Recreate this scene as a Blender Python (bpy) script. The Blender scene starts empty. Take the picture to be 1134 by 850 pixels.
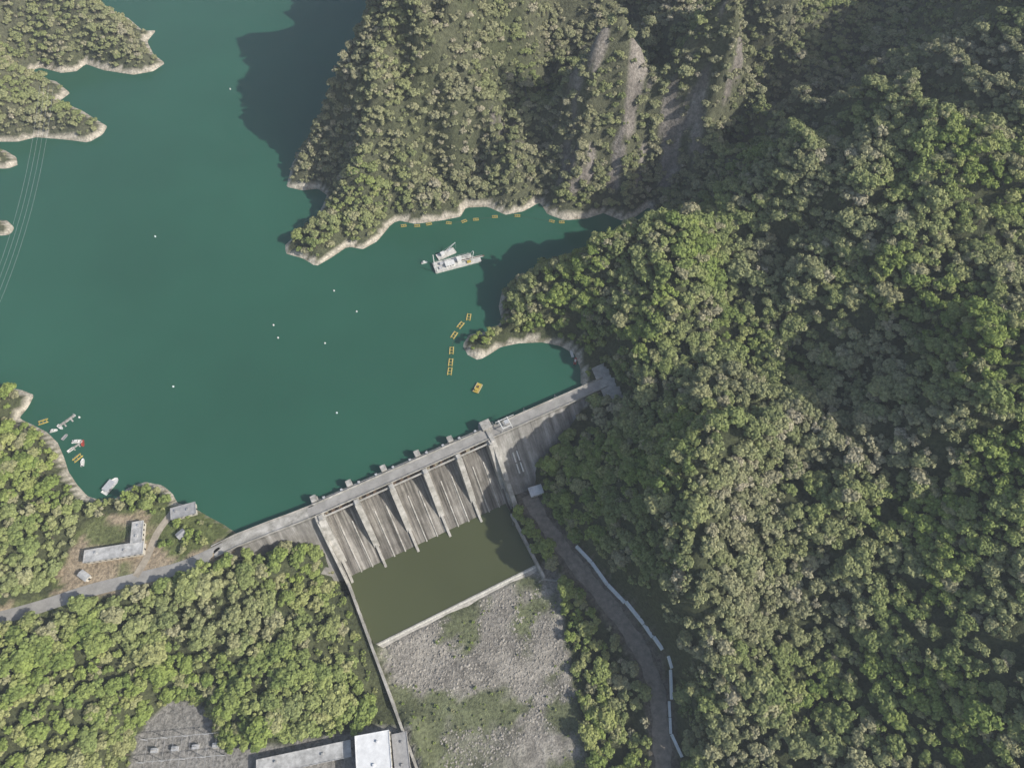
import bpy, bmesh, math, random
import numpy as np
from mathutils import Vector, Matrix
rng=np.random.default_rng(7); random.seed(7)
sc=bpy.context.scene
# ------------------------------------------------------------------ survey: photo points -> world metres
F=766.0; H=430.0; PT=math.radians(60)
def W(u,v,z=0.0):
    x=(u-567)/F; y=(v-425)/F
    ry=math.cos(PT)-y*math.sin(PT); rz=-math.sin(PT)-y*math.cos(PT)
    t=(H-z)/(-rz)
    return (x*t, ry*t, z)
def WL(l,z=0.0): return np.array([W(p[0],p[1],z)[:2] for p in l])
# ------------------------------------------------------------------ helpers
def link(o,parent=None):
    sc.collection.objects.link(o)
    if parent: o.parent=parent
    return o
def empty(name,loc=(0,0,0),rz=0):
    e=bpy.data.objects.new(name,None); e.location=loc; e.rotation_euler=(0,0,rz); e.empty_display_size=1
    return link(e)
class B:
    def __init__(s): s.v=[];s.f=[];s.m=[]
    def add(s,vs,fs,m=0):
        o=len(s.v); s.v+= [tuple(map(float,p)) for p in vs]
        for f in fs: s.f.append([i+o for i in f]); s.m.append(m)
    def box(s,c,d,m=0,rz=0,taper=1.0):
        hx,hy,hz=d[0]/2,d[1]/2,d[2]/2; vs=[]
        ca,sa=math.cos(rz),math.sin(rz)
        for z,t in((-hz,1),(hz,taper)):
            for x,y in((-hx,-hy),(hx,-hy),(hx,hy),(-hx,hy)):
                x2,y2=x*t,y*t
                vs.append((c[0]+x2*ca-y2*sa,c[1]+x2*sa+y2*ca,c[2]+z))
        s.add(vs,[(3,2,1,0),(4,5,6,7),(0,1,5,4),(1,2,6,5),(2,3,7,6),(3,0,4,7)],m)
    def prism(s,prof,a,b,m=0,axis='x'):
        n=len(prof); vs=[]
        for t in(a,b):
            for p,q in prof:
                vs.append((t,p,q) if axis=='x' else ((p,t,q) if axis=='y' else (p,q,t)))
        fs=[list(range(n))[::-1],[n+i for i in range(n)]]
        for i in range(n): fs.append([i,(i+1)%n,n+(i+1)%n,n+i])
        s.add(vs,fs,m)
    def cyl(s,p,q,r,r2=None,m=0,n=8):
        r2=r if r2 is None else r2
        p=Vector(p);q=Vector(q);d=(q-p).normalized()
        a=d.orthogonal().normalized(); b=d.cross(a); vs=[]
        for c,rr in((p,r),(q,r2)):
            for i in range(n):
                t=2*math.pi*i/n; vs.append(c+a*math.cos(t)*rr+b*math.sin(t)*rr)
        fs=[list(range(n))[::-1],[n+i for i in range(n)]]
        for i in range(n): fs.append([i,(i+1)%n,n+(i+1)%n,n+i])
        s.add(vs,fs,m)
    def obj(s,name,mats,parent=None,bevel=0,fix=True):
        me=bpy.data.meshes.new(name); me.from_pydata(s.v,[],s.f)
        for m in mats: me.materials.append(m)
        me.polygons.foreach_set('material_index',s.m)
        if fix:
            bm=bmesh.new(); bm.from_mesh(me); bmesh.ops.recalc_face_normals(bm,faces=bm.faces); bm.to_mesh(me); bm.free()
        me.update()
        o=bpy.data.objects.new(name,me); link(o,parent)
        if bevel:
            md=o.modifiers.new('bevel','BEVEL'); md.width=bevel; md.segments=1; md.limit_method='ANGLE'
        return o
def nt(name):
    m=bpy.data.materials.new(name); m.use_nodes=True; t=m.node_tree; t.nodes.clear()
    o=t.nodes.new('ShaderNodeOutputMaterial'); b=t.nodes.new('ShaderNodeBsdfPrincipled')
    t.links.new(b.outputs[0],o.inputs[0]); b.inputs['Specular IOR Level'].default_value=0.25
    return m,t,b
def noise(t,vec,scale,detail=4,rough=.6):
    n=t.nodes.new('ShaderNodeTexNoise'); n.inputs['Scale'].default_value=scale; n.inputs['Detail'].default_value=detail
    n.inputs['Roughness'].default_value=rough
    if vec is not None: t.links.new(vec,n.inputs['Vector'])
    return n.outputs['Fac']
def ramp(t,fac,stops):
    r=t.nodes.new('ShaderNodeValToRGB'); e=r.color_ramp.elements
    while len(e)<len(stops): e.new(.5)
    for i,(p,c) in enumerate(stops):
        e[i].position=p; e[i].color=(c[0],c[1],c[2],1) if not isinstance(c,(int,float)) else (c,c,c,1)
    t.links.new(fac,r.inputs[0]); return r.outputs[0]
def mix(t,fac,a,b,mode='MIX'):
    m=t.nodes.new('ShaderNodeMix'); m.data_type='RGBA'; m.blend_type=mode
    for s,v in((0,fac),(6,a),(7,b)):
        if hasattr(v,'links'): t.links.new(v,m.inputs[s])
        elif isinstance(v,(int,float)) and s==0: m.inputs[0].default_value=v
        else: m.inputs[s].default_value=(v[0],v[1],v[2],1)
    return m.outputs[2]
def mapping(t,vec,sc_):
    m=t.nodes.new('ShaderNodeMapping'); m.inputs['Scale'].default_value=sc_; t.links.new(vec,m.inputs[0]); return m.outputs[0]
def objco(t): return t.nodes.new('ShaderNodeTexCoord').outputs['Object']
def pos(t): return t.nodes.new('ShaderNodeNewGeometry').outputs['Position']
def bump(t,b,h,st,d):
    n=t.nodes.new('ShaderNodeBump'); n.inputs['Strength'].default_value=st; n.inputs['Distance'].default_value=d
    t.links.new(h,n.inputs['Height']); t.links.new(n.outputs[0],b.inputs['Normal'])
def simple(name,col,rough=.7,var=.25,scale=.6,metal=0):
    m,t,b=nt(name); p=objco(t); n=noise(t,p,scale,5,.7)
    c=ramp(t,n,[(.3,[x*(1-var) for x in col]),(.7,[min(1,x*(1+var)) for x in col])])
    t.links.new(c,b.inputs['Base Color']); b.inputs['Roughness'].default_value=rough; b.inputs['Metallic'].default_value=metal
    return m
M={}
M['white']=simple('white_paint',(.64,.64,.61),.5,.18)
M['foam']=simple('white_water',(.6,.58,.5),.6,.4,.9)
M['yellow']=simple('yellow_paint',(.42,.32,.07),.6,.25)
M['grey']=simple('grey_roof',(.30,.30,.30),.85,.25,.3)
M['dark']=simple('dark_glass',(.03,.035,.04),.2,.2)
M['steel']=simple('galvanised_steel',(.42,.43,.44),.5,.2)
M['rust']=simple('rusty_steel',(.10,.07,.05),.8,.3)
M['red']=simple('red_paint',(.35,.06,.04),.6,.2)
M['wallpaint']=simple('cream_wall',(.5,.47,.4),.8,.2)
M['roofwhite']=simple('pale_roof',(.64,.65,.65),.7,.15,.25)
M['roofgrey']=simple('weathered_flat_roof',(.40,.40,.39),.8,.4,.25)
M['asphalt']=simple('asphalt_worn',(.29,.28,.26),.9,.25,.15)
M['bluegreen']=simple('pale_pipe_paint',(.76,.79,.78),.5,.12)
def concrete(name,lo,mid,hi,streak=True,xs=.35):
    m,t,b=nt(name); p=objco(t)
    a=noise(t,mapping(t,p,(xs,.02,.02)) if streak else p,1.0 if streak else .25,6,.7)
    c=ramp(t,a,[(.33,lo),(.5,mid),(.66,hi)])
    d=noise(t,p,.12,5,.65)
    c=mix(t,.7,c,ramp(t,d,[(.3,(.5,.5,.47)),(.6,(1,1,1))]),'MULTIPLY')
    e=noise(t,p,1.3,3,.6); c=mix(t,.5,c,ramp(t,e,[(.35,(.7,.7,.7)),(.6,(1,1,1))]),'MULTIPLY')
    t.links.new(c,b.inputs['Base Color']); b.inputs['Roughness'].default_value=.9
    bump(t,b,e,.4,.2); return m
M['conc']=concrete('concrete_pale',(.29,.28,.25),(.41,.395,.36),(.52,.50,.46),False)
M['chute']=concrete('concrete_stained_chute',(.05,.045,.038),(.17,.158,.14),(.36,.34,.305),True,.45)
M['face']=concrete('concrete_weathered_face',(.12,.115,.105),(.25,.24,.22),(.42,.41,.385),True,.16)
# ------------------------------------------------------------------ dam frame
PL=np.array(W(345,566,5)[:2]); PR=np.array(W(665,425,5)[:2])
dx=(PR-PL)/np.linalg.norm(PR-PL); dn=np.array([dx[1],-dx[0]])   # dn downstream
LEN=float(np.linalg.norm(PR-PL)); ANG=math.atan2(dx[1],dx[0])
def sn(X,Y):
    rx=X-PL[0]; ry=Y-PL[1]; return rx*dx[0]+ry*dx[1], rx*dn[0]+ry*dn[1]
def DW(s,n): return PL+dx*s+dn*n
# ------------------------------------------------------------------ lake outline
A_sh=[(60,-140),(92,-30),(100,2),(120,12),(142,20),(158,34),(173,34),(163,46),(170,60),(183,70),(170,79),(148,83),(115,78),(95,71),(85,79),(68,81),(45,75),(34,78),(42,86),(62,90),(78,103),(66,112),(90,122),(106,132),(119,140),(114,149),(98,158),(75,155),(40,152),(20,157),(0,157),(-60,150),(-300,150),(-420,280),(-300,400)]
D_sh=[(-60,412),(0,428),(22,431),(38,437),(32,450),(21,463),(36,470),(52,478),(64,490),(71,506),(76,522),(86,537),(97,549),(113,554),(131,551),(141,540),(160,533),(180,537),(191,546),(197,557),(212,560),(228,570),(247,580),(262,590)]
C_sh=[(652,430),(643,426),(643,408),(636,392),(620,383),(600,379),(575,380),(555,384),(541,393),(530,399),(518,393),(512,382),(520,370),(545,366),(556,355),(552,340),(556,322),(572,308),(600,296),(640,280),(690,262),(722,248)]
B_sh=[(720,228),(704,240),(690,245),(668,236),(650,242),(625,244),(606,237),(598,224),(580,234),(560,238),(540,229),(516,230),(510,240),(490,244),(460,248),(440,244),(432,250),(418,267),(402,276),(385,273),(366,286),(350,295),(335,286),(317,281),(315,272),(332,256),(350,242),(358,226),(362,216),(352,209),(335,211),(317,207),(324,180),(345,150),(370,115),(400,80),(430,45),(450,15),(462,-20),(500,-140)]
lake=np.vstack([WL(A_sh),WL(D_sh),WL([(262,600),(300,586),(345,569),(660,430)],5),WL(C_sh),WL(B_sh)])
isl=[WL([(-40,165),(5,166),(18,174),(20,183),(8,187),(-40,186)]),WL([(-30,243),(8,244),(16,252),(12,260),(-30,263)])]
def pip(X,Y,P):
    r=np.zeros(X.shape,bool); n=len(P)
    for i in range(n):
        x1,y1=P[i];x2,y2=P[(i+1)%n]
        c=((y1>Y)!=(y2>Y))
        with np.errstate(divide='ignore',invalid='ignore'):
            xi=(x2-x1)*(Y-y1)/(y2-y1+1e-12)+x1
        r^= c&(X<xi)
    return r
def dist(X,Y,P,closed=True):
    d=np.full(X.shape,1e9); n=len(P)
    for i in range(n if closed else n-1):
        a=P[i]; b=P[(i+1)%n]; ab=b-a; L=ab@ab+1e-9
        t=np.clip(((X-a[0])*ab[0]+(Y-a[1])*ab[1])/L,0,1)
        d=np.minimum(d,(X-a[0]-t*ab[0])**2+(Y-a[1]-t*ab[1])**2)
    return np.sqrt(d)
def sstep(a,b,x):
    t=np.clip((x-a)/(b-a),0,1); return t*t*(3-2*t)
PERM=rng.random((256,256))
def vn(X,Y):
    xi=np.floor(X).astype(int); yi=np.floor(Y).astype(int); fx=X-xi; fy=Y-yi
    fx=fx*fx*(3-2*fx); fy=fy*fy*(3-2*fy)
    g=lambda i,j: PERM[i%256,j%256]
    return (g(xi,yi)*(1-fx)+g(xi+1,yi)*fx)*(1-fy)+(g(xi,yi+1)*(1-fx)+g(xi+1,yi+1)*fx)*fy
def fbm(X,Y,s,o=4,g=.5):
    a=1;t=0;k=0
    for i in range(o):
        t=t+a*vn(X/s+i*17.3,Y/s+i*9.1);k+=a;a*=g;s/=2.03
    return t/k
CP=[ # A
(0,20,48),(60,30,32),(130,32,18),(-100,60,60),(15,110,24),(60,135,14),(150,65,10),(100,55,18),(-60,-60,60),
# B
(335,195,14),(360,165,40),(400,120,72),(440,70,102),(480,20,124),(520,-60,150),(600,-60,125),
(430,200,30),(470,170,44),(490,100,74),(530,190,56),(562,195,16),(548,130,94),(575,60,128),(505,215,18),(460,215,18),(420,160,58),
(598,190,6),(606,120,24),(622,50,48),(640,205,40),(665,140,96),(690,60,142),(690,-60,185),(700,205,14),(728,170,40),(722,110,54),(740,60,80),
(770,110,90),(800,30,138),(830,-60,185),(380,248,16),(410,240,14),(350,270,8),(680,215,22),
# valley
(730,225,4),(775,180,18),(830,125,32),(880,70,50),(925,20,66),(980,-60,92),
(880,0,100),(1000,60,88),(1060,10,115),(1160,-60,170),
# C ridge
(575,330,14),(600,315,30),(650,295,50),(700,275,66),(760,255,82),(800,285,62),(850,215,94),(900,165,114),(960,160,120),(1020,155,126),(1080,110,134),(1134,70,146),(1260,30,160),
(800,225,56),(860,150,75),(930,110,86),
(610,350,22),(650,350,34),(700,350,44),(690,400,26),(525,385,5),(665,405,9),(700,440,16),(650,385,12),(740,330,58),(820,340,42),(770,400,34),(720,440,28),(860,300,56),
# right slope
(640,470,-8),(620,510,-21),(660,520,4),(700,500,30),(780,520,70),(810,470,64),(750,600,44),(720,545,38),(700,590,20),(665,590,-10),(690,640,-18),
(740,650,32),(710,640,6),(780,640,44),(760,690,14),(790,740,16),(780,790,-10),(770,850,-22),(830,590,30),(870,500,42),(850,680,6),(900,800,-4),(900,600,30),(950,450,62),(900,380,50),(1000,350,80),(950,260,84),(1010,600,46),(1050,500,80),(1080,420,102),(1134,320,104),(1134,500,86),(1134,650,60),(1050,740,28),(1134,850,34),(980,850,8),(990,700,28),(940,720,6),(1300,500,110),(1300,850,60),(1300,200,135),(900,950,-10),(1134,1000,30),
# river bed
(430,740,-42),(500,700,-42),(560,660,-42),(605,655,-41),(500,850,-43),(560,800,-43),(620,750,-41),(600,850,-42),(670,800,-39),(500,980,-44),(640,700,-40),(480,640,-42),(540,600,-42),(700,900,-38),(600,600,-38),(585,560,-32),
(650,650,-36),(700,710,-37),(735,780,-38),(740,850,-38),
# left bank
(372,650,-18),(345,630,-8),(300,640,0),(250,650,2),(380,740,-26),(340,750,-14),(250,700,-2),(260,770,-18),(200,810,-28),(130,760,-8),(50,750,8),(0,850,4),(100,850,-10),(-100,700,25),(-100,550,28),(0,600,20),(35,550,14),(40,500,9),(0,480,12),(60,600,10),(130,600,5),(200,590,5),(180,640,5),(100,655,6),(40,675,7),(-100,950,10),(200,980,-34),(400,980,-42),(300,850,-34),(390,830,-38),(60,690,8),(-300,600,50),(-300,900,40)]
cp=np.array([W(*c) for c in CP]); 
def phi(r): return np.sqrt(r*r+12.0**2)
K=phi(np.hypot(cp[:,None,0]-cp[None,:,0],cp[:,None,1]-cp[None,:,1]))
N=len(cp); A=np.zeros((N+1,N+1)); A[:N,:N]=K-np.eye(N)*6; A[:N,N]=1; A[N,:N]=1
rhs=np.zeros(N+1); rhs[:N]=cp[:,2]; wts=np.linalg.solve(A,rhs)
def rbf(X,Y):
    z=np.full(X.shape,wts[N])
    for i in range(N): z=z+wts[i]*phi(np.hypot(X-cp[i,0],Y-cp[i,1]))
    return z
road_l=WL([(262,599),(235,613),(200,629),(150,641),(100,653),(40,673),(-60,700)],5)
road_r=WL([(585,548),(600,575),(620,603),(650,640),(685,682),(712,722),(728,765),(735,850),(735,930)],-36)
drive=WL([(150,638),(165,615),(172,590),(185,575),(195,562)],5)
pad_h=WL([(95,575),(160,560),(215,560),(248,580),(262,598),(235,612),(150,642),(85,655),(55,650),(80,600)],5)
pad_s=WL([(140,870),(150,820),(165,795),(188,776),(228,780),(238,800),(246,826),(300,826),(400,805),(450,800),(470,870)],-33)
pad_b=WL([(640,400),(668,398),(695,440),(672,450)],5)
pad_dirt=WL([(95,575),(160,565),(185,575),(170,600),(195,622),(150,642),(85,655),(60,640),(85,600)],5)
bed=WL([(398,640),(560,568),(575,590),(620,640),(628,720),(640,790),(655,870),(665,960),(470,960),(455,850)],-41)
plaza=WL([(655,408),(672,400),(690,430),(694,442),(672,447)],5)
canal=WL([(638,604),(655,622),(673,647),(692,667),(712,692),(732,721),(741,742),(742,775),(744,812),(756,838)],-33)
lp=np.vstack([DW(2.5,0)[None],WL([(322,575),(300,583),(280,591),(262,598),(246,606),(236,611)],5)])
GX=np.arange(-760,801,3.4); GY=np.arange(-230,1250,3.4); ST=3.4
X,Y=np.meshgrid(GX,GY); 
z=rbf(X,Y); S,Nn=sn(X,Y)
inl=pip(X,Y,lake)
for i in isl: inl&=~pip(X,Y,i)
dl=dist(X,Y,lake)
for i in isl: dl=np.minimum(dl,dist(X,Y,i))
inbed=pip(X,Y,bed); dbed=np.where(inbed,0,dist(X,Y,bed))
hill=sstep(8,50,z)
WX=X+25*(fbm(X,Y,90,2)-.5); WY=Y+25*(fbm(X+300,Y,90,2)-.5)
rid=1-np.abs(fbm(WX,WY,75,4)*2-1)*2.4
rid2=1-np.abs(fbm(WX+400,WY+130,120,3)*2-1)*2.6
gul=1-np.abs(fbm(WX,WY*.42,36,3)*2-1)*2.6
north=sstep(330,430,Y)*sstep(420,260,X)
east=sstep(90,160,X)*sstep(420,330,Y)
farr=sstep(220,330,X)*sstep(300,400,Y)
z=z+hill*((rid-.5)*(7+11*north+7*east)+(rid2-.5)*(16*east+12*farr)+(gul-.5)*(3+20*north)+(fbm(X,Y,22,3)-.5)*(8+6*north+5*east))+sstep(5,40,dbed)*(fbm(X,Y,20,3)-.5)*4
z=np.where(inbed&(Nn>0),-42.5+fbm(X,Y,14,4)*2.4,z)
z=np.where(Nn<0,np.maximum(z,3.5),z)
def flat(P,zz,closed,w0,w1):
    global z
    d=dist(X,Y,P,closed)
    if closed: d=np.where(pip(X,Y,P),0,d)
    k=sstep(w0,w1,d); z=zz*(1-k)+z*k
flat(pad_h,4.9,True,2,14); flat(road_l,4.9,False,6,18); flat(pad_s,-34,True,1,12); flat(pad_b,5,True,0,10)
flat(road_r,-36.0,False,7,18)
capz=dl*.62+.02*dl*dl
zl=np.where((z>-1)&(Nn<12),np.minimum(z,capz),z)
lwG=dist(X,Y,lp,False)
wing=(S>-62)&(S<5)&(Nn>1)&(lwG<6+16*np.clip(1+S/62,0,1))
zl=np.where(wing,np.minimum(zl,1-(lwG-3.9)*1.316-2),zl)
zl=np.where((S>-4)&(S<125)&(Nn>1)&(Nn<46),np.minimum(zl,-47),zl)
zl=np.where((S>-60)&(S<4)&(Nn>26)&(Nn<165),np.minimum(zl,-38.5+.8*np.maximum(-3-S,0)),zl)
z=np.where(inl,-np.minimum(dl*.7,25),zl)
pool=(S>3)&(S<119)&(Nn>25)&(Nn<84); z=np.where(pool,-47,z)
Z=z
def zat(x,y):
    i=np.clip((np.asarray(x)-GX[0])/ST,0,len(GX)-2); j=np.clip((np.asarray(y)-GY[0])/ST,0,len(GY)-2)
    a=np.floor(i).astype(int); b=np.floor(j).astype(int); fx=i-a; fy=j-b
    return (Z[b,a]*(1-fx)+Z[b,a+1]*fx)*(1-fy)+(Z[b+1,a]*(1-fx)+Z[b+1,a+1]*fx)*fy
gy_,gx_=np.gradient(Z,ST); slope=np.hypot(gx_,gy_)
# ------------------------------------------------------------------ cover classes -> colour attribute
def C(*c): return np.array(c)
col=np.zeros(X.shape+(3,)); n1=fbm(X,Y,30,4)[...,None]; n2=fbm(X+500,Y,9,4)[...,None]
n3=fbm(X+50,Y+80,6,2)[...,None]
col[:]=C(.055,.068,.032)*(1-n1)+C(.09,.098,.048)*n1
dry=np.clip(sstep(300,480,Y)*sstep(.2,.7,fbm(X,Y+900,60,3)+.15),0,1)
col=col*(1-dry[...,None]*.6)+C(.13,.13,.085)*dry[...,None]*.6
def near(u,v,z_,r):
    a=W(u,v,z_); return np.hypot(X-a[0],Y-a[1])<r
rockzone=near(652,100,80,24)|near(712,140,60,34)|near(708,190,40,24)|near(640,160,50,16)|near(1010,420,75,18)|near(770,150,50,18)|near(640,30,90,26)|near(560,60,110,14)|near(790,90,80,18)
rockm=(Nn<-10)&rockzone&(slope>.8)&(fbm(X+77,Y*.35,7,3)>.52)&(Z>12)
col[rockm]=(C(.30,.27,.235)*(.3+1.0*n3))[rockm]
sh=(~inl)&(Z<2.4+1.8*(fbm(X,Y,12,2)-.5))&(Nn<8); col[sh]=(C(.54,.49,.40)*(.75+.5*n2))[sh]
col[inl]=C(.3,.27,.2)
g=fbm(X+33,Y+71,22,4)
gb=inbed&(Nn>40)
gravel=C(.30,.28,.245)*(.35+1.25*n2); grass=C(.13,.15,.07)*(.5+.9*n2)
gm=np.clip(sstep(.44,.58,g+.25*(n3[...,0]-.5))*.9+.6*sstep(120,170,Nn)*sstep(70,30,S),0,.9)[...,None]
col=np.where(gb[...,None],gravel*(1-gm)+grass*gm,col)
pd=pip(X,Y,pad_dirt)|((dist(X,Y,road_l,False)<7)&(Nn<8))
gp=fbm(X+12,Y+5,14,3)[...,None]
col[pd]=((C(.36,.29,.20)*(1-sstep(.5,.6,gp))+C(.15,.17,.07)*sstep(.5,.6,gp))*(.7+.6*n2))[pd]
ph=pip(X,Y,pad_h)&~pd; col[ph]=(C(.13,.155,.055)*(.6+.8*n2))[ph]
ps=pip(X,Y,pad_s); col[ps]=(C(.28,.27,.25)*(.8+.4*n2))[ps]
pr=dist(X,Y,road_r,False)<9; col[pr]=(C(.16,.14,.11)*(.7+.6*n2))[pr]
nx,ny=len(GX),len(GY)
me=bpy.data.meshes.new('terrain')
co=np.stack([X,Y,Z],-1).reshape(-1,3)
idx=np.arange(nx*ny).reshape(ny,nx)
q=np.stack([idx[:-1,:-1],idx[:-1,1:],idx[1:,1:],idx[1:,:-1]],-1).reshape(-1,4)
me.vertices.add(len(co)); me.vertices.foreach_set('co',co.ravel())
me.loops.add(q.size); me.loops.foreach_set('vertex_index',q.ravel())
me.polygons.add(len(q)); me.polygons.foreach_set('loop_start',np.arange(0,q.size,4)); me.polygons.foreach_set('loop_total',np.full(len(q),4))
me.polygons.foreach_set('use_smooth',np.ones(len(q),bool))
me.update(); me.validate()
ca=me.color_attributes.new('cover','FLOAT_COLOR','POINT')
ca.data.foreach_set('color',np.concatenate([np.clip(col,0,1).reshape(-1,3),np.ones((len(co),1))],1).ravel())
m,t,b=nt('ground_cover'); at=t.nodes.new('ShaderNodeAttribute'); at.attribute_name='cover'; p=pos(t)
e=noise(t,p,.45,4,.75); c=mix(t,1,at.outputs['Color'],ramp(t,e,[(.32,.45),(.55,1),(.7,1.35)]),'MULTIPLY')
t.links.new(c,b.inputs['Base Color']); b.inputs['Roughness'].default_value=.95; bump(t,b,e,.9,1.6)
me.materials.append(m); ter=link(bpy.data.objects.new('terrain',me))
# ------------------------------------------------------------------ lake & pool water
def waterm(name,base,rough,bs):
    m,t,b=nt(name); p=pos(t); a=noise(t,p,.006,3,.6)
    c=ramp(t,a,[(.3,[x*.88 for x in base]),(.7,[x*1.12 for x in base])]); t.links.new(c,b.inputs['Base Color'])
    b.inputs['Roughness'].default_value=rough; b.inputs['IOR'].default_value=1.33; b.inputs['Specular IOR Level'].default_value=.5
    h=noise(t,mapping(t,p,(1,.6,1)),.5,4,.65); bump(t,b,h,bs,.25); return m
mw=waterm('reservoir_water',(.024,.094,.060),.12,.25)
me=bpy.data.meshes.new('lake_water')
bb2=bmesh.new()
pts=[(-1400,-60),tuple(DW(-180,0.5)),tuple(DW(LEN+12,.5)),(140,330),(900,700),(900,1700),(-1400,1700)]
vs=[bb2.verts.new((p[0],p[1],0)) for p in pts]; bb2.faces.new(vs); bb2.normal_update()
if bb2.faces[:][0].normal.z<0: bmesh.ops.reverse_faces(bb2,faces=bb2.faces[:])
bb2.to_mesh(me); bb2.free(); me.materials.append(mw); link(bpy.data.objects.new('lake_water',me))
dam=empty('dam',(PL[0],PL[1],0),ANG)
mp=waterm('pool_water',(.074,.084,.038),.1,.12)
bb=B(); bb.add([(2,-30,-40.9),(121,-30,-40.9),(121,-84.5,-40.9),(2,-84.5,-40.9)],[(0,3,2,1)]); o=bb.obj('stilling_pool_water',[mp],None,fix=False); o.location=dam.location; o.rotation_euler=dam.rotation_euler
# ------------------------------------------------------------------ dam (local x along crest, -y downstream)
def P(l): return [(-n,zz) for n,zz in l]
S0,S1=4.0,124.0; piers=[S0+24*i for i in range(6)]
prof=[(-6,-50),(-6,-9),(-3,-7.2),(0,-7),(3,-7.6),(7,-10.5),(12,-16),(20,-25),(30,-36),(35,-41),(39,-43.5),(44,-44),(44,-50)]
bb=B(); bb.prism(P(prof),S0,S1,0); bb.obj('spillway_chute',[M['chute']],dam)
bb=B()
for i,s in enumerate(piers):
    w=1.9 if 0<i<5 else 2.4
    bb.prism(P([(-9,-45),(-9,4.2),(9,4.2),(12,0),(20,-15),(27,-31.5),(25,-45)]),s-w,s+w,0)
    bb.prism(P([(-11,-45),(-11,3.6),(-9.01,3.6),(-9.01,-45)]),s-w*.5,s+w*.5,0)
    bb.prism(P([(8,-20),(8,-9.0),(27,-30.2),(35.5,-38.8),(40,-41),(40,-48)]),s-.9,s+.9,0)
for s in piers[:-1]:
    for k in(8,16):
        bb.prism(P([(10,-20),(10,-12.8),(30,-35.2),(35,-40.2),(38,-43),(38,-48)]),s+k-.45,s+k+.45,0)
bb.obj('spillway_piers',[M['conc']],dam,bevel=.15)
bb=B()
for s in piers[:-1]:
    a,b_=s+2.0,s+22.0
    arc=[(1+ -2.6*math.cos(t_)+1.2, -7.3+9.2*(i/6)) for i,t_ in enumerate(np.linspace(-.9,.9,7))]
    poly=arc+[(n+.5,zz) for n,zz in arc[::-1]]
    bb.prism(P(poly),a,b_,0)
    for k in (5,10,15): bb.prism(P([(1,-7),(4.5,-5),(4.5,-4.4),(1,1.5)]),a+k-.2,a+k+.2,0)
bb.obj('spillway_gates',[M['rust']],dam)
bb=B()
bb.box(((S0+S1)/2-1,0,4.55),(S1-S0+8,8.4,.7),0)
bb.box(((S1+LEN)/2+4,0,4.55),(LEN-S1+4,8.4,.7),0)
for sgn in(-1,1):
    bb.box((LEN/2+1,sgn*4.0,5.35),(LEN+6,.35,.9),0)
    x=2
    while x<LEN: bb.box((x,sgn*4.0,5.45),(.5,.6,1.2),0); x+=8
bb.obj('crest_deck',[M['conc']],dam,bevel=.05)
bb=B(); bb.box((LEN/2+1,0,4.93),(LEN+6,6.2,.08),0); bb.obj('crest_roadway',[M['asphalt']],dam)
bb=B()
for i,s in enumerate(piers):
    bb.box((s,7.2,5.0),(3.2,3.6,3.0),0); bb.box((s,7.2,6.65),(3.8,4.2,.3),0)
    bb.box((s,-6.6,4.8),(2.8,3.6,1.4),0)
for s in piers[:-1]:
    bb.box((s+12,5.4,3.9),(20,1.1,.8),0); bb.box((s+6,5.6,4.8),(1.6,1.4,1.2),1); bb.box((s+18,5.6,4.8),(1.6,1.4,1.2),1)
    bb.box((s+12,-6.2,3.4),(20,.9,1.2),0)
bb.obj('gate_hoist_houses',[M['conc'],M['steel']],dam,bevel=.08)
bb=B(); x=S1+2.6
while x<LEN+6:
    x2=min(x+14.6,LEN+8)
    bb.prism(P([(-3.9,-52),(-3.9,4.2),(3.9,4.2),(3.9,1),(44,-48),(44,-52)]),x+.12,x2-.12,0); bb.prism(P([(-3.5,-52),(-3.5,4.0),(3.5,4.0),(3.5,.6),(43.4,-48),(43.4,-52)]),x2-.12,x2+.12,0); x=x2
bb.obj('gravity_section_face',[M['face']],dam)
bb=B(); bb.prism(P([(-6,-45),(-6,6.2),(7,6.2),(11,2),(42,-35),(46,-38.5),(46,-50)]),S1+.2,S1+3.4,0)
bb.box((S1+2,5.5,6.3),(6.5,6,3.4),0); bb.box((S1+2,5.5,8.1),(7.2,6.8,.3),0)
bb.prism(P([(-4,-45),(-4,4.4),(7,4.4),(11,1),(40,-36),(46,-38.5),(46,-50)]),S0-3.6,S0-1.9,0)
bb.obj('spillway_end_walls',[M['conc']],dam,bevel=.15)
bb=B(); gx=S1+14
for a in(-4,4):
    for c_ in(-3.2,3.2): bb.cyl((gx+a,c_,4.9),(gx+a*.8,c_,9.5),.25,m=0)
    bb.box((gx+a*.8,0,9.7),(.5,7.6,.5),0)
for c_ in(-3.2,3.2): bb.box((gx,c_,9.7),(7.6,.4,.5),0)
bb.box((gx+1,0,10.6),(3,2.6,1.4),1); bb.cyl((gx-6,3,10),(gx+8,3,10),.2,m=0)
bb.obj('gantry_crane',[M['white'],M['steel']],dam)
bb=B()
for s in np.arange(10,LEN,24): bb.cyl((s,3.6,5),(s,3.6,12),.09,.06,0,6); bb.cyl((s,3.6,12),(s,1.8,12.3),.05,.05,0,5); bb.box((s,1.6,12.3),(.25,.6,.12),0)
bb.obj('crest_lamp_posts',[M['steel']],dam)
bb=B()
for s in(S1+13,S1+16): 
    for n_ in(14,20): bb.cyl((s,-n_,3.9-(n_-1.5)*1.207+1.2),(s,-n_-5,3.9-(n_+3.5)*1.207+1.2),.55,m=0)
bb.obj('drain_pipes',[M['white']],dam)
mi=(Matrix.Translation(dam.location)@Matrix.Rotation(ANG,4,'Z')).inverted()
nor=[]
for i in range(len(lp)):
    a=lp[max(i-1,0)];c_=lp[min(i+1,len(lp)-1)]; d=c_-a; d/=np.linalg.norm(d); nor.append(np.array([-d[1],d[0]]))
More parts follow.
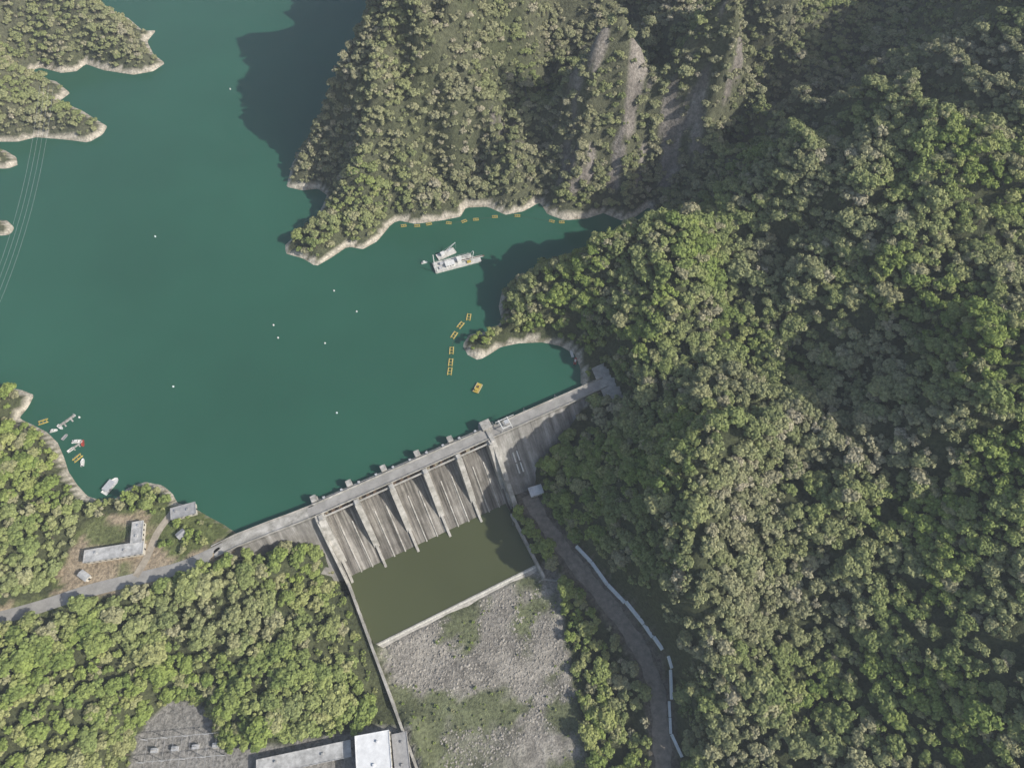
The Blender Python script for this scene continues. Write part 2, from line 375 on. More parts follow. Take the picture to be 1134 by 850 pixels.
nor[0]=dn
if nor[1]@dn<0: nor=[nor[0]]+[-x for x in nor[1:]]
def sweep(bb,path,nor,prof,m=0):
    vs=[];n=len(prof);fs=[]
    for pnt,no in zip(path,nor):
        for a,zz in prof: w=mi@Vector((pnt[0]+no[0]*a,pnt[1]+no[1]*a,zz)); vs.append(w)
    for i in range(len(path)-1):
        for j in range(n):
            k=(j+1)%n; fs.append([i*n+j,i*n+k,(i+1)*n+k,(i+1)*n+j])
    fs.append(list(range(n))); fs.append([(len(path)-1)*n+j for j in range(n)]); bb.add(vs,fs,m)
bb=B(); sweep(bb,lp,nor,[(-3.9,-40),(-3.9,4.2),(3.9,4.2),(3.9,1),(35,-40),(35,-44)]); bb.obj('left_wing_face',[M['face']],dam)
bb=B(); sweep(bb,lp,nor,[(-4.2,4.2),(-4.2,5.8),(-3.85,5.8),(-3.85,4.9),(3.85,4.9),(3.85,5.8),(4.2,5.8),(4.2,4.2)]); bb.obj('left_wing_deck',[M['conc']],dam)
bb=B()
bb.box((1.6,-100,-43),(1.6,132,14),0); bb.box((120.8,-70,-43),(1.8,50,15),0)
bb.prism([(0-83.5,-50),(-83.5,-40.3),(-86,-40.3),(-90,-44),(-90,-50)],2.4,120,0)
bb.obj('basin_walls',[M['conc']],dam,bevel=.1)
bb=B(); bb.box((61,-85,-40.27),(117,1.2,.05),0); bb.obj('sill_foam',[M['foam']],dam)
# ------------------------------------------------------------------ roads
def strip(name,P_,w,mat,zo=.1,step=3):
    pts=[]
    for i in range(len(P_)-1):
        a,b_=P_[i],P_[i+1]; n=max(1,int(np.linalg.norm(b_-a)/step))
        for k in range(n): pts.append(a+(b_-a)*k/n)
    pts.append(P_[-1]); pts=np.array(pts)
    for _ in range(6): pts[1:-1]=(pts[:-2]+pts[2:]+2*pts[1:-1])/4
    bb=B(); vs=[]; fs=[]; cols=7
    for i in range(len(pts)):
        d=pts[min(i+1,len(pts)-1)]-pts[max(i-1,0)]; d/=np.linalg.norm(d); no=np.array([-d[1],d[0]])
        ww=w*(1+.12*math.sin(i*.7)+.08*math.sin(i*1.9)) if w>9 else w
        for j in range(cols):
            q_=pts[i]+no*ww*(j/(cols-1)-.5); vs.append((q_[0],q_[1],float(zat(q_[0],q_[1]))+zo))
    for i in range(len(pts)-1):
        for j in range(cols-1): a=i*cols+j; fs.append((a,a+1,a+cols+1,a+cols))
    bb.add(vs,fs); return bb.obj(name,[mat]),pts
strip('access_road',road_l,8,M['asphalt'],.12)
strip('driveway',drive,4.5,simple('dirt_track',(.33,.29,.23),.95,.3,.3),.14)
strip('gravel_road',road_r,10,simple('gravel_track',(.22,.195,.16),.95,.35,.25),.12)
# ------------------------------------------------------------------ buildings
def building(name,c,dims,rz,z0,roofm,flat=True,wallm=None,over=.5):
    e=empty(name,(c[0],c[1],z0),rz); L,Wd,h=dims
    bb=B(); bb.box((0,0,h/2),(L,Wd,h),0); bb.obj('walls',[wallm or M['wallpaint']],e)
    bb=B()
    if flat:
        bb.box((0,0,h+.18),(L+over*2,Wd+over*2,.35),0)
        for sg in(-1,1):
            bb.box((0,sg*(Wd/2+over-.15),h+.55),(L+over*2,.3,.4),0); bb.box((sg*(L/2+over-.15),0,h+.55),(.3,Wd+over*2-.7,.4),0)
        bb.box((L*.2,0,h+.9),(1.4,1.2,1.1),0); bb.cyl((-L*.3,Wd*.15,h+.35),(-L*.3,Wd*.15,h+1.6),.7,m=0,n=10)
    else:
        r=Wd*.22; a=Wd/2+over
        bb.prism([(-a,h),(0,h+r),(a,h),(a,h+.2),(0,h+r+.25),(-a,h+.2)],-L/2-over,L/2+over,0)
    bb.obj('roof',[roofm],e)
    bb=B(); n=max(2,int(L/3.2))
    for i in range(n):
        x=-L/2+(i+.5)*L/n
        for sg in(-1,1): bb.box((x,sg*(Wd/2+.03),h*.58),(1.3,.1,1.2),0)
    bb.box((L/2+.03,0,1.05),(.1,1.1,2.1),0); bb.obj('windows',[M['dark']],e)
    return e
def bpix(name,u1,v1,u2,v2,wd,h,z0,roofm,**k):
    a=np.array(W(u1,v1,z0+h)[:2]);b_=np.array(W(u2,v2,z0+h)[:2]); c=(a+b_)/2; d=b_-a
    return building(name,c,(np.linalg.norm(d),wd,h),math.atan2(d[1],d[0]),z0,roofm,**k)
bpix('operations_building',94,616,158,606,7,4.2,4.9,M['roofgrey'])
bpix('operations_annex',153,578,151,600,6,4.6,4.9,M['roofgrey'])
bpix('flat_roof_house',190,569,216,562,7,3.6,4.9,M['grey'])
bpix('guard_hut',197,594,204,588,4,3,4.9,M['grey'],flat=False)
bpix('storage_shed',89,634,97,640,3.5,3,5.2,M['roofgrey'],flat=False)
zz=float(zat(*W(593,546,-28)[:2]))
bpix('valve_hut',587,545,600,541,6,3.4,max(zz,-34),M['roofwhite'])
bpix('powerhouse',412,812,415,862,19,12,-34,M['roofwhite'])
bpix('powerhouse_service_bay',442,812,447,862,8,5,-34,M['grey'])
bpix('control_building',285,850,388,828,8,5,-34,M['roofgrey'])
e=empty('electrical_switchyard',W(205,836,-34),.08)
bb=B()
for ry_ in(-14,-2,10):
    for rx in range(-24,25,12):
        bb.cyl((rx,ry_,0),(rx,ry_,8.5),.22,.16,0,5)
    for k in(7.6,8.4): bb.cyl((-24,ry_,k),(24,ry_,k),.1,.1,0,5)
    for rx in range(-22,24,4): bb.cyl((rx,ry_,7.6),(rx+2,ry_,8.4),.06,.06,0,4)
for rx in range(-20,21,5):
    bb.cyl((rx,-14,7.6),(rx,10,7.6),.05,.05,0,4)
bb.obj('gantry_frames',[M['steel']],e)
bb=B()
for rx in(-18,-6,6,18):
    bb.box((rx,4,1.4),(3.4,2.4,2.4),0); bb.box((rx,4,.1),(4.6,3.8,.3),1)
    for k in(-1,0,1): bb.cyl((rx+k,4,2.6),(rx+k,4,4.2),.18,.1,1,6)
    for k in(-1.9,1.9): bb.box((rx+k,4,1.4),(.25,2.2,1.8),0)
bb.obj('transformers',[M['steel'],M['conc']],e)
def polybox(name,px,z0,w,h,mat):
    bb=B()
    for (u1,v1),(u2,v2) in zip(px[:-1],px[1:]):
        a=np.array(W(u1,v1,z0)[:2]);b_=np.array(W(u2,v2,z0)[:2]); d=b_-a; L=np.linalg.norm(d); n=max(1,int(L/9))
        for i in range(n):
            c=a+d*(i+.5)/n; g=max(float(zat(*(a+d*i/n))),float(zat(*(a+d*(i+1)/n))),float(zat(*c)))
            bb.box((c[0],c[1],g+h/2-.6),(L/n-.35,w,h+1.2),0,math.atan2(d[1],d[0]))
    return bb.obj(name,[mat],bevel=.05)
polybox('canal_wall',[(638,604),(655,622),(673,647),(692,667),(712,692),(732,721)],-33,1.8,2.2,M['bluegreen'])
polybox('boundary_wall',[(737,728),(741,742),(742,775),(744,812),(756,838)],-32,1.3,2.0,M['bluegreen'])
polybox('boundary_wall',[(600,640),(618,642)],-38,1.0,1.5,M['conc'])
bb=B(); pv=[(p[0],p[1],5.06) for p in plaza]; bb.add(pv,[range(len(pv))]); bb.obj('abutment_slab',[M['conc']])
# ------------------------------------------------------------------ floating things
def place(o,u,v,rz,z=0): w=W(u,v,z); o.location=w; o.rotation_euler=(0,0,rz); return o
bb=B()
for y in(-1.3,1.3):
    bb.cyl((-2.9,y,.12),(2.9,y,.12),.38,m=0,n=8)
    for x in(-2.9,2.9): bb.cyl((x,y,.12),(x+.5*(1 if x>0 else -1),y,.12),.38,.15,0,8)
for x in(-2.5,0,2.5): bb.box((x,0,.45),(.45,2.9,.18),0)
for x in(-2.5,2.5):
    for y in(-1.3,1.3): bb.cyl((x,y,.5),(x,y,1.3),.06,m=1,n=5)
for y in(-1.3,1.3): bb.cyl((-2.5,y,1.3),(2.5,y,1.3),.05,m=1,n=5)
pon=bb.obj('boom_pontoon',[M['yellow'],M['steel']])
def wdir(u1,v1,u2,v2):
    a=W(u1,v1);b_=W(u2,v2); return math.atan2(b_[1]-a[1],b_[0]-a[0])
plist=[(519,351,wdir(519,358,521,346)),(510,360,wdir(505,366,515,354)),(503,371,wdir(500,376,507,366)),(500,388,wdir(500,395,501,382)),(499,401,1.5),(498,411,1.5),
(462,250,.1),(475,248,.3),(497,247,-.1),(514,245,.5),(527,243,.1),(548,240,.1),(573,239,0),(611,245,-.3),(622,246,0),(447,250,.2),(48,467,.4),(86,507,.9)]
first=True
for u,v,r in plist:
    o=pon if first else link(bpy.data.objects.new('boom_pontoon',pon.data)); first=False; place(o,u,v,r)
    if v<260: o.scale=(.75,.75,.75)
bb=B(); pr_=[W(u,v,.1) for u,v,_ in plist[:6]]
for a,b_ in zip(pr_[:-1],pr_[1:]): bb.cyl(a,b_,.06,m=0,n=5)
pr_=[W(u,v,.1) for u,v in [(p[0],p[1]) for p in sorted(plist[6:-2])]]
for a,b_ in zip(pr_[:-1],pr_[1:]): bb.cyl(a,b_,.05,m=0,n=5)
bb.obj('boom_cable',[M['rust']])
def hullprof(L,Wd,bow=.22):
    return [(-L/2,-Wd/2),(L/2-L*bow,-Wd/2),(L/2-L*bow*.3,-Wd*.3),(L/2,0),(L/2-L*bow*.3,Wd*.3),(L/2-L*bow,Wd/2),(-L/2,Wd/2)]
def boat(name,u,v,rz,L,Wd,hm,cab=True,canopy=None):
    e=place(empty(name),u,v,rz)
    bb=B(); hp=hullprof(L,Wd); n=len(hp)
    vs=[(x*.93,y*.75,-.4) for x,y in hp]+[(x,y,.75) for x,y in hp]+[(x*.93-.05*L*.02,y*.86,.75) for x,y in hp]+[(x*.9,y*.8,.35) for x,y in hp]
    fs=[list(range(n))]
    for k in range(3):
        for i in range(n): fs.append([k*n+i,k*n+(i+1)%n,(k+1)*n+(i+1)%n,(k+1)*n+i])
    fs.append([3*n+i for i in range(n)]); bb.add(vs,fs); bb.obj('hull',[hm],e)
    if cab:
        bb=B(); bb.box((-.05*L,0,1.1),(L*.28,Wd*.55,1.5),0,taper=.85); bb.box((-.05*L,0,1.95),(L*.32,Wd*.62,.12),0); bb.box((.1*L,0,1.35),(.06,Wd*.42,.6),1); bb.box((-.47*L,0,.9),(.5,.5,1),1); bb.obj('cabin',[M['white'],M['dark']],e)
    if canopy:
        bb=B(); bb.box((-.05*L,0,2.6),(L*.6,Wd*.95,.12),0)
        for x in(-.33,.23):
            for y in(-.42,.42): bb.cyl((x*L,y*Wd,.6),(x*L,y*Wd,2.6),.06,m=1,n=5)
        for k in(-.2,-.05,.1): bb.box((k*L,0,.7),(.5,Wd*.7,.35),1)
        bb.obj('canopy',[canopy,M['steel']],e)
    return e
def barge(name,u,v,rz,L,Wd,mat):
    e=place(empty(name),u,v,rz); bb=B()
    bb.prism([(-L/2,.9),(-L/2+.8,-.4),(L/2-.8,-.4),(L/2,.9)],-Wd/2,Wd/2,0,'y'); 
    for y in(-Wd/2+.15,Wd/2-.15): bb.box((0,y,1.0),(L-.2,.2,.2),1)
    for x in np.linspace(-L/2+.4,L/2-.4,5):
        for y in(-Wd/2+.2,Wd/2-.2): bb.cyl((x,y,.9),(x,y,1.9),.05,m=1,n=5)
    bb.obj('deck',[mat,M['steel']],e,bevel=.05)
    bb=B(); bb.box((-L*.25,0,1.6),(L*.2,Wd*.4,1.3),0,taper=.95); bb.box((-L*.25,0,2.35),(L*.24,Wd*.5,.15),0); bb.box((L*.1,0,1.3),(L*.2,Wd*.25,.7),1); bb.obj('deckhouse',[mat,M['rust']],e)
    return e
barge('work_barge',529,430,wdir(526,437,533,424),8,4.4,M['yellow'])
M['deck']=simple('barge_deck_paint',(.50,.49,.45),.7,.4,.5)
rz=wdir(480,300,533,286); e=place(empty('cutter_dredger'),506,291,rz)
bb=B()
bb.prism([(-19,1.3),(-18,-.5),(18,-.5),(19,1.3)],-5.4,-1.6,0,'y'); bb.prism([(-19,1.3),(-18,-.5),(12,-.5),(13,1.3)],1.6,5.4,0,'y'); bb.prism([(-19,1.28),(-18,-.5),(4,-.5),(4,1.28)],-1.6,1.6,0,'y')
bb.obj('hull_pontoons',[M['deck']],e,bevel=.08)
bb=B(); bb.box((-6,-1,2.4),(7,4.5,2.2),0); bb.box((-6,-1,3.6),(7.8,5.2,.2),0); bb.box((2,0,3.0),(3.2,3.2,3.4),0); bb.box((2,0,4.8),(3.8,3.8,.2),0); bb.box((3.65,0,3.8),(.1,2.6,1.0),1)
for x in(-8,-6,-4):
    for y in(-3.29,1.29): bb.box((x,y,2.6),(1.2,.08,.8),1)
bb.box((-12,1.5,2.2),(3,2,1.7),2); bb.cyl((-8,3,1.2),(-8,3,3.6),.4,m=2); bb.box((-14,-2,1.8),(2.4,2.4,1),2)
bb.obj('cabins',[M['white'],M['dark'],M['steel']],e,bevel=.06)
bb=B()
for y in(-3.6,3.6): bb.cyl((11,y,1.3),(14,y*.25,8),.3,.2,0,6)
bb.cyl((14,-1,8),(14,1,8),.3,m=0); bb.cyl((4,0,1.6),(22,0,.3),.5,m=1); bb.cyl((4,-.9,1.6),(22,-.6,.3),.25,m=0,n=6); bb.cyl((4,.9,1.6),(22,.6,.3),.25,m=0,n=6)
bb.cyl((14,0,8),(20,0,.9),.07,m=1,n=5); bb.cyl((14,0,8),(3,0,4.9),.07,m=1,n=5); bb.cyl((21.5,0,.3),(23,0,0),.9,.4,1,8)
for y in(-4.4,4.4): bb.cyl((-17.5,y,-1),(-17.5,y,11),.35,m=0)
bb.box((-17.5,0,3),(.6,9,.5),0)
for x in np.arange(-17,18,3.5):
    for y in(-5.3,5.3):
        if not(y>0 and x>12): bb.cyl((x,y,1.3),(x,y,2.4),.05,m=0,n=4)
bb.cyl((-18,-5.3,2.4),(18,-5.3,2.4),.05,m=0,n=4); bb.cyl((-18,5.3,2.4),(12,5.3,2.4),.05,m=0,n=4); bb.box((9,-3.4,1.9),(3,2,1.1),2)
bb.obj('ladder_and_spuds',[M['white'],M['rust'],M['yellow']],e)
e=place(empty('crane_barge'),494,281.5,rz+.2); bb=B(); bb.prism([(-8,1),(-7.4,-.5),(7.4,-.5),(8,1)],-3,3,0,'y'); bb.obj('hull',[M['deck']],e,bevel=.06)
bb=B(); bb.box((-3,0,2.6),(3.2,2.8,2.2),0); bb.cyl((-3,0,1),(-3,0,1.5),1.4,m=1,n=12); bb.box((-1.3,0,3),(.1,2,1),2)
for y in(-.6,.6): bb.cyl((-1.5,y,2.6),(9,y*.3,9),.16,m=0,n=5)
for k in np.linspace(0,1,8): bb.cyl((-1.5+10.5*k,-.6+.42*k,2.6+6.4*k),(-1.5+10.5*min(1,k+.12)+.01,.6-.42*k,2.61+6.4*min(1,k+.12)),.08,m=0,n=4)
bb.cyl((9,0,9),(-4.5,0,5),.06,m=1,n=4); bb.cyl((9,0,9),(9,0,2),.05,m=1,n=4); bb.box((4,1.6,1.5),(3,1.4,1),1)
bb.obj('crane',[M['white'],M['steel'],M['dark']],e)
boat('moored_boat',470,291,.3,5,1.9,M['white'],True)
boat('moored_boat',60,477,.3,5,2,M['white'],True)
boat('moored_boat',67,473,-.6,5,2,M['white'],False)
boat('moored_boat',86,489,.1,7,2.5,M['white'],True)
boat('moored_boat',92,491,-1.2,5,2,M['red'],False)
boat('moored_boat',92,512,1.8,6,2.2,M['white'],True)
boat('moored_boat',79,498,.8,5,2,M['white'],False)
boat('moored_boat',72,484,1.1,5,2,M['grey'],False)
boat('moored_boat',633,392,1.8,6,2,M['white'],False)
boat('moored_boat',637,400,1.4,6,2,M['red'],True)
boat('passenger_boat',123,538,wdir(118,546,130,532),13,5,M['white'],False,canopy=M['steel'])
dock_meshes=None
for (du,dv,dr) in[(74,466,wdir(66,472,80,462)),(84,494,wdir(78,498,92,488))]:
    e=place(empty('floating_dock'),du,dv,dr)
    if dv>480: e.scale=(.7,.7,1)
    bb=B()
    for i in range(5):
        bb.box((-5+i*2.6,0,.25),(2.4,1.8,.5),0)
    for i in range(2): bb.box((-2.4+i*5.2,-2.3,.25),(1.0,2.6,.45),0)
    bb.obj('deck_planks',[M['conc']],e,bevel=.05); bb=B()
    for x in(-5.5,6): 
        for y in(-1.05,1.05): bb.cyl((x,y,-2),(x,y,1.6),.12,m=0,n=6)
    bb.obj('piles',[M['steel']],e)
bu=B(); bu.cyl((0,0,-.3),(0,0,.5),.7,.65,0,12); bu.cyl((0,0,.5),(0,0,1.6),.4,.1,0,10); bu.cyl((0,0,1.6),(0,0,1.9),.12,.12,1,6)
bo=bu.obj('mooring_buoy',[M['white'],M['dark']]); first=True
for u,v in[(255,99),(172,262),(370,322),(192,428),(303,360),(360,380),(373,457),(308,374),(395,345),(88,462)]:
    o=bo if first else link(bpy.data.objects.new('mooring_buoy',bo.data)); first=False; place(o,u,v,0)
def rocks(name,pts,smin,smax,mat):
    r=np.random.default_rng(5); bm=bmesh.new(); bmesh.ops.create_icosphere(bm,subdivisions=1,radius=1); bv=np.array([v.co[:] for v in bm.verts]); bf=[[v.index for v in f.verts] for f in bm.faces]; bm.free()
    bb=B()
    for x,y in pts:
        s_=smin+(smax-smin)*r.random()**3; v=bv*r.uniform(.7,1.2,bv.shape)*np.array([s_*r.uniform(.8,1.4),s_,s_*.7]); a=r.uniform(0,6.28)
        v=np.stack([v[:,0]*math.cos(a)-v[:,1]*math.sin(a),v[:,0]*math.sin(a)+v[:,1]*math.cos(a),v[:,2]],1)+np.array([x,y,float(zat(x,y))])
        bb.add(v,bf)
    return bb.obj(name,[mat],fix=False)
rs=rng.random((5200,2)); rx=rs[:,0]*118+2; rn=88+rs[:,1]*90; rp=np.array([DW(a,b_) for a,b_ in zip(rx,rn)])
kk=pip(rp[:,0],rp[:,1],bed)&(fbm(rp[:,0]+33,rp[:,1]+71,22,4)<.52); rocks('river_boulders',rp[kk],.25,1.1,simple('boulder_stone',(.29,.27,.235),.9,.45,.12))
bb=B()
for k in range(4):
    a=Vector(W(44+k*5,95,95)); b_=Vector(W(-60+k*6,420,75)); pr0=None
    for i in range(25):
        f=i/24; pnt=a.lerp(b_,f)-Vector((0,0,14*4*f*(1-f)))
        if pr0 is not None: bb.cyl(pr0,pnt,.04,m=0,n=4)
        pr0=pnt
bb.obj('power_lines',[M['steel']])
# ------------------------------------------------------------------ trees
def leafmat():
    m,t,b=nt('foliage'); t.nodes.remove(b)
    out=[n for n in t.nodes if n.type=='OUTPUT_MATERIAL'][0]
    p=pos(t); oi=t.nodes.new('ShaderNodeObjectInfo')
    at=t.nodes.new('ShaderNodeAttribute'); at.attribute_type='INSTANCER'; at.attribute_name='dry'
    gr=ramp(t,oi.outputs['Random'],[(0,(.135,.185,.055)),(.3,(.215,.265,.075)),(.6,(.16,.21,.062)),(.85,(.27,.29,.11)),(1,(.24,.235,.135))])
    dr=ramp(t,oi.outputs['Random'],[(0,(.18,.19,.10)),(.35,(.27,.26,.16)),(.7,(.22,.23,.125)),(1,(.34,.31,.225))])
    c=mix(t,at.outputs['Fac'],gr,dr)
    n=noise(t,p,.9,1,.5); c=mix(t,1,c,ramp(t,n,[(.3,.66),(.65,1.27)]),'MULTIPLY')
    d=t.nodes.new('ShaderNodeBsdfDiffuse'); t.links.new(c,d.inputs[0]); t.links.new(d.outputs[0],out.inputs[0])
    return m
LM=leafmat(); BK=simple('bark',(.12,.1,.08),.9,.2)
def tree(name,seed,nl,rad,hh,dens,lsz,flatn=.75):
    r=np.random.default_rng(seed); bb=B()
    bb.cyl((0,0,-.2),(0,0,hh*.6),.32,.2,1,5)
    lobes=[]
    for i in range(nl):
        a=r.uniform(0,6.28); q_=rad*math.sqrt(r.uniform(0.02,1))*.72; zz=hh*(.62+.28*(1-(q_/rad)**2))+r.uniform(-.6,.6)
        lobes.append((q_*math.cos(a),q_*math.sin(a),zz,rad*r.uniform(.3,.52)))
    for x,y,zz,lr in lobes[:3]: bb.cyl((0,0,hh*.4),(x*.8,y*.8,zz-.3*lr),.16,.06,1,4)
    vs=[];fs=[]
    for x,y,zz,lr in lobes:
        for _ in range(int(dens*lr*lr)):
            d=r.normal(size=3); d/=np.linalg.norm(d)
            if d[2]<-.1: d[2]=-d[2]
            rr=lr*r.uniform(.8,1.14); c=np.array([x,y,zz])+d*rr*np.array([1,1,flatn])
            nn=d+np.array([0,0,.25])+r.normal(size=3)*.38; nn/=np.linalg.norm(nn)
            a=np.cross(nn,r.normal(size=3)); a/=np.linalg.norm(a); b_=np.cross(nn,a); s_=lsz*r.uniform(.6,1.3)
            o=len(vs); vs+= [c-a*s_-b_*s_*.6,c+a*s_*.8-b_*s_*.8,c+a*s_+b_*s_*.7,c-a*s_*.6+b_*s_]; fs.append((o,o+1,o+2,o+3))
    bb.add(vs,fs,0)
    for x,y,zz,lr in lobes:
        bm=bmesh.new(); bmesh.ops.create_icosphere(bm,subdivisions=2 if lr>1.5 else 1,radius=lr*.86)
        for v in bm.verts:
            v.co*=r.uniform(.8,1.14); v.co.z*=flatn; v.co+=Vector((x,y,zz))
        bb.add([v.co[:] for v in bm.verts],[[v.index for v in f.verts] for f in bm.faces],0); bm.free()
    me=bpy.data.meshes.new(name); me.from_pydata(bb.v,[],bb.f); me.materials.append(LM); me.materials.append(BK)
    me.polygons.foreach_set('material_index',bb.m); me.update()
    return bpy.data.objects.new(name,me)
tc=bpy.data.collections.new('tree_kinds')
specs=[(11,8,4.2,6.2,9,.50,.75),(12,6,3.6,5.6,9,.46,.8),(13,10,5.0,7,8,.52,.7),(14,5,3.0,6.4,10,.44,1.0),(15,9,4.4,6.2,6,.46,.7),(16,7,4.0,5.2,9,.46,.65),(17,4,2.2,3,11,.38,.8)]
for i,s_ in enumerate(specs): tc.objects.link(tree('tree_kind_'+'abcdefg'[i],*s_))
def grid(sp,y0,y1):
    a,b_=np.meshgrid(np.arange(-740,780,sp),np.arange(y0,y1,sp)); return (a+rng.uniform(-.48,.48,a.shape)*sp).ravel(),(b_+rng.uniform(-.48,.48,b_.shape)*sp).ravel()
g1=grid(5.8,-200,340); g2=grid(5.0,340,1230); g3=grid(6.0,-200,900)
tx=np.concatenate([g1[0],g2[0],g3[0]]); ty=np.concatenate([g1[1],g2[1],g3[1]]); extra=np.concatenate([np.zeros(len(g1[0])+len(g2[0]),bool),np.ones(len(g3[0]),bool)])
tz=zat(tx,ty)
dpt=(ty*math.cos(PT)+(H-tz)*math.sin(PT)); ux=567+F*tx/np.maximum(dpt,1); uy=425-F*(ty*math.sin(PT)-(H-tz)*math.cos(PT))/np.maximum(dpt,1)
keep=(dpt>20)&(ux>-90)&(ux<1250)&(uy>-70)&(uy<930)
tx,ty,tz,extra=tx[keep],ty[keep],tz[keep],extra[keep]
s_,n_=sn(tx,ty); il=pip(tx,ty,lake)
for i in isl: il&=~pip(tx,ty,i)
d_=dist(tx,ty,lake)
for i in isl: d_=np.minimum(d_,dist(tx,ty,i))
ii=np.clip(np.round((tx-GX[0])/ST).astype(int),0,nx-1); jj=np.clip(np.round((ty-GY[0])/ST).astype(int),0,ny-1)
u=rng.random(tx.shape)
ok=~il&((tz>2.6)|(n_>6))&((d_>3.8)|(n_>10))&~(rockm[jj,ii]&(u<.78))&(~extra|((slope[jj,ii]>.8)&~rockm[jj,ii]&(d_>10)))
ok&=~wing[jj,ii]
face=np.where(n_>3.9,1-(n_-3.9)*1.222,5)
ok&=~((s_>-4)&(s_<LEN+2)&(n_>-8)&(n_<46)&(tz<face+1.5))
lw=dist(tx,ty,lp,False); ok&=lw>6.5
ok&=dist(tx,ty,road_l,False)>8; ok&=dist(tx,ty,drive,False)>4
ok&=dist(tx,ty,road_r,False)>9; ok&=dist(tx,ty,canal,False)>5
ok&=~pip(tx,ty,pad_s); ok&=~pip(tx,ty,plaza)
ok&=~pip(tx,ty,pad_dirt); ok&=~(pip(tx,ty,pad_h)&(u>.6))
ib=pip(tx,ty,bed); gN=fbm(tx+33,ty+71,22,4)
ok&=~(ib&((n_<95)|(gN<.45)|(u>.85))); ok&=~((s_>-3.5)&(s_<124)&(n_>0)&(n_<95)); ok&=~((s_>-3.5)&(s_<6)&(n_>0)&(n_<165))
hut=np.array(W(593,543,-28)[:2]); ok&=np.hypot(tx-hut[0],ty-hut[1])>9
ok&=~((fbm(tx+900,ty+40,16,3)>.68)&(u<.6)&(tx>0))
tx,ty,tz,ib,s_,n_,d_=[a[ok] for a in(tx,ty,tz,ib,s_,n_,d_)]
k=len(tx)
scl=1.06*rng.uniform(.65,1.15,k)*(.85+.5*fbm(tx,ty,18,2)); scl*=np.where(rng.random(k)<.06,1.35,1)
scl*=1-.25*sstep(330,450,ty); scl=np.where(ib,scl*rng.uniform(.25,.6,k),scl); scl=np.where((d_<9)&(n_<10),scl*.7,scl)
scl=np.where(pip(tx,ty,pad_h)|((s_>-9)&(s_<0)&(n_>20)&(n_<165)),scl*.6,scl)
kind=rng.integers(0,6,k); kind=np.where(rng.random(k)<.10,6,kind); kind=np.where(ib,6,kind)
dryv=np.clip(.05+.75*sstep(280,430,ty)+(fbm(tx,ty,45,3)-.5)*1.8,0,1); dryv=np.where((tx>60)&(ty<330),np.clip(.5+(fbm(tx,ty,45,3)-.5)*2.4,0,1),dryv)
me=bpy.data.meshes.new('forest'); me.vertices.add(k); me.vertices.foreach_set('co',np.stack([tx,ty,tz-.5*scl],-1).ravel())
for nm,arr in(('scl',scl),('rot',rng.uniform(0,6.28,k)),('dry',dryv)):
    a=me.attributes.new(nm,'FLOAT','POINT'); a.data.foreach_set('value',arr.astype(np.float32))
a=me.attributes.new('kind','INT','POINT'); a.data.foreach_set('value',kind.astype(np.int32))
fo=link(bpy.data.objects.new('forest',me))
g=bpy.data.node_groups.new('scatter_trees','GeometryNodeTree'); g.interface.new_socket('Geometry',in_out='INPUT',socket_type='NodeSocketGeometry'); g.interface.new_socket('Geometry',in_out='OUTPUT',socket_type='NodeSocketGeometry')
gi=g.nodes.new('NodeGroupInput'); go=g.nodes.new('NodeGroupOutput'); ip=g.nodes.new('GeometryNodeInstanceOnPoints'); mpn=g.nodes.new('GeometryNodeMeshToPoints'); ci=g.nodes.new('GeometryNodeCollectionInfo')
ci.inputs['Collection'].default_value=tc; ci.inputs['Separate Children'].default_value=True; ci.inputs['Reset Children'].default_value=True
def na(nm,ty_):
    n=g.nodes.new('GeometryNodeInputNamedAttribute'); n.data_type=ty_; n.inputs['Name'].default_value=nm; return n.outputs['Attribute']
cx=g.nodes.new('ShaderNodeCombineXYZ'); g.links.new(na('rot','FLOAT'),cx.inputs[2])
g.links.new(gi.outputs[0],mpn.inputs['Mesh']); g.links.new(mpn.outputs[0],ip.inputs['Points']); g.links.new(ci.outputs[0],ip.inputs['Instance'])
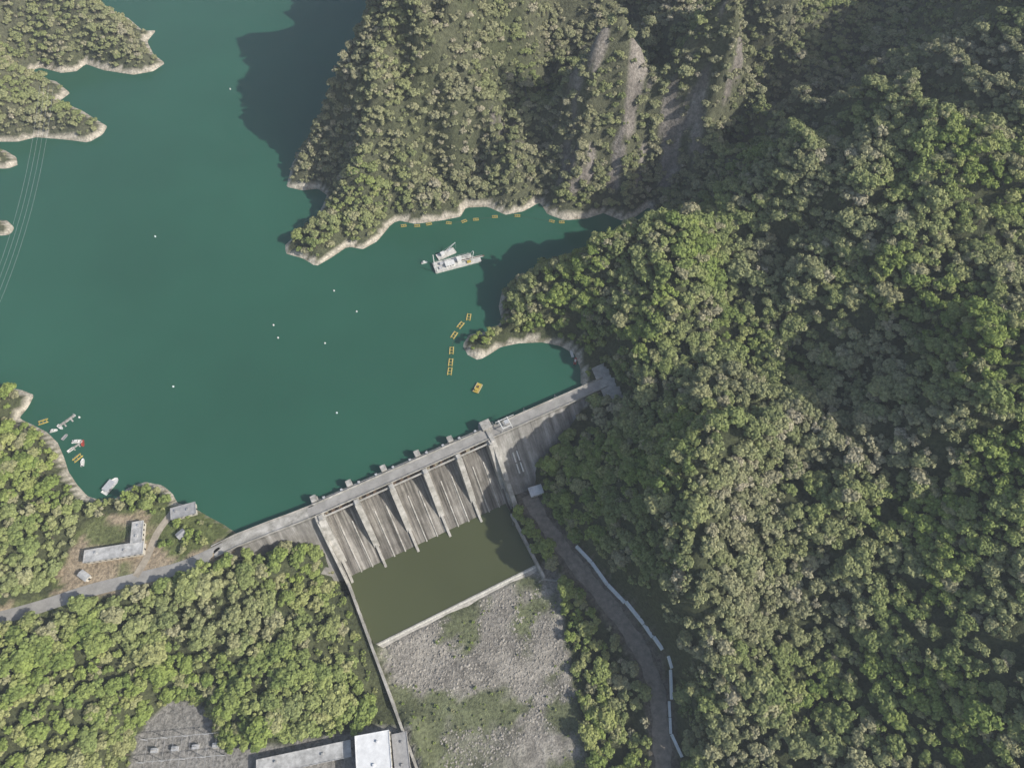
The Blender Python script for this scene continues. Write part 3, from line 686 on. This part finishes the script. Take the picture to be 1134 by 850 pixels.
ip.inputs['Pick Instance'].default_value=True; g.links.new(na('kind','INT'),ip.inputs['Instance Index']); g.links.new(cx.outputs[0],ip.inputs['Rotation']); g.links.new(na('scl','FLOAT'),ip.inputs['Scale'])
g.links.new(ip.outputs[0],go.inputs[0]); md=fo.modifiers.new('scatter','NODES'); md.node_group=g
print('TREES',k)
# ------------------------------------------------------------------ air haze filling the valley (real scattering volume)
bb=B(); bb.box((0,600,180),(3200,2600,560)); hz=bb.obj('valley_haze',[])
m=bpy.data.materials.new('haze_air'); m.use_nodes=True; t=m.node_tree; t.nodes.clear(); o_=t.nodes.new('ShaderNodeOutputMaterial'); v_=t.nodes.new('ShaderNodeVolumeScatter')
v_.inputs['Density'].default_value=.00011; v_.inputs['Color'].default_value=(.82,.91,1,1); v_.inputs['Anisotropy'].default_value=.0; t.links.new(v_.outputs[0],o_.inputs['Volume']); hz.data.materials.append(m)
# ------------------------------------------------------------------ light
EL=math.radians(37); az=Vector((.93,-.36,0)).normalized(); sd=Vector((az.x*math.cos(EL),az.y*math.cos(EL),math.sin(EL)))
w=bpy.data.worlds.new('World'); sc.world=w; w.use_nodes=True; t=w.node_tree; bg=t.nodes['Background']
sky=t.nodes.new('ShaderNodeTexSky'); sky.sky_type='NISHITA'; sky.sun_disc=False; sky.sun_elevation=EL; sky.sun_rotation=math.atan2(az.x,az.y); sky.dust_density=2.0
t.links.new(sky.outputs[0],bg.inputs[0]); bg.inputs[1].default_value=.15
l=bpy.data.lights.new('sun','SUN'); l.energy=5; l.angle=math.radians(.5); l.color=(1,.96,.89); lo=link(bpy.data.objects.new('sun',l)); lo.rotation_euler=sd.to_track_quat('Z','Y').to_euler(); lo.location=(300,-100,600)
cam=bpy.data.cameras.new('camera'); cam.sensor_width=36; cam.lens=18*F/567; cam.clip_end=5000; cam.clip_start=1
co_=link(bpy.data.objects.new('camera',cam)); co_.location=(0,0,H); co_.rotation_euler=(math.radians(90)-PT,0,0); sc.camera=co_
sc.view_settings.view_transform='Standard'; sc.view_settings.look='None'; sc.view_settings.exposure=0
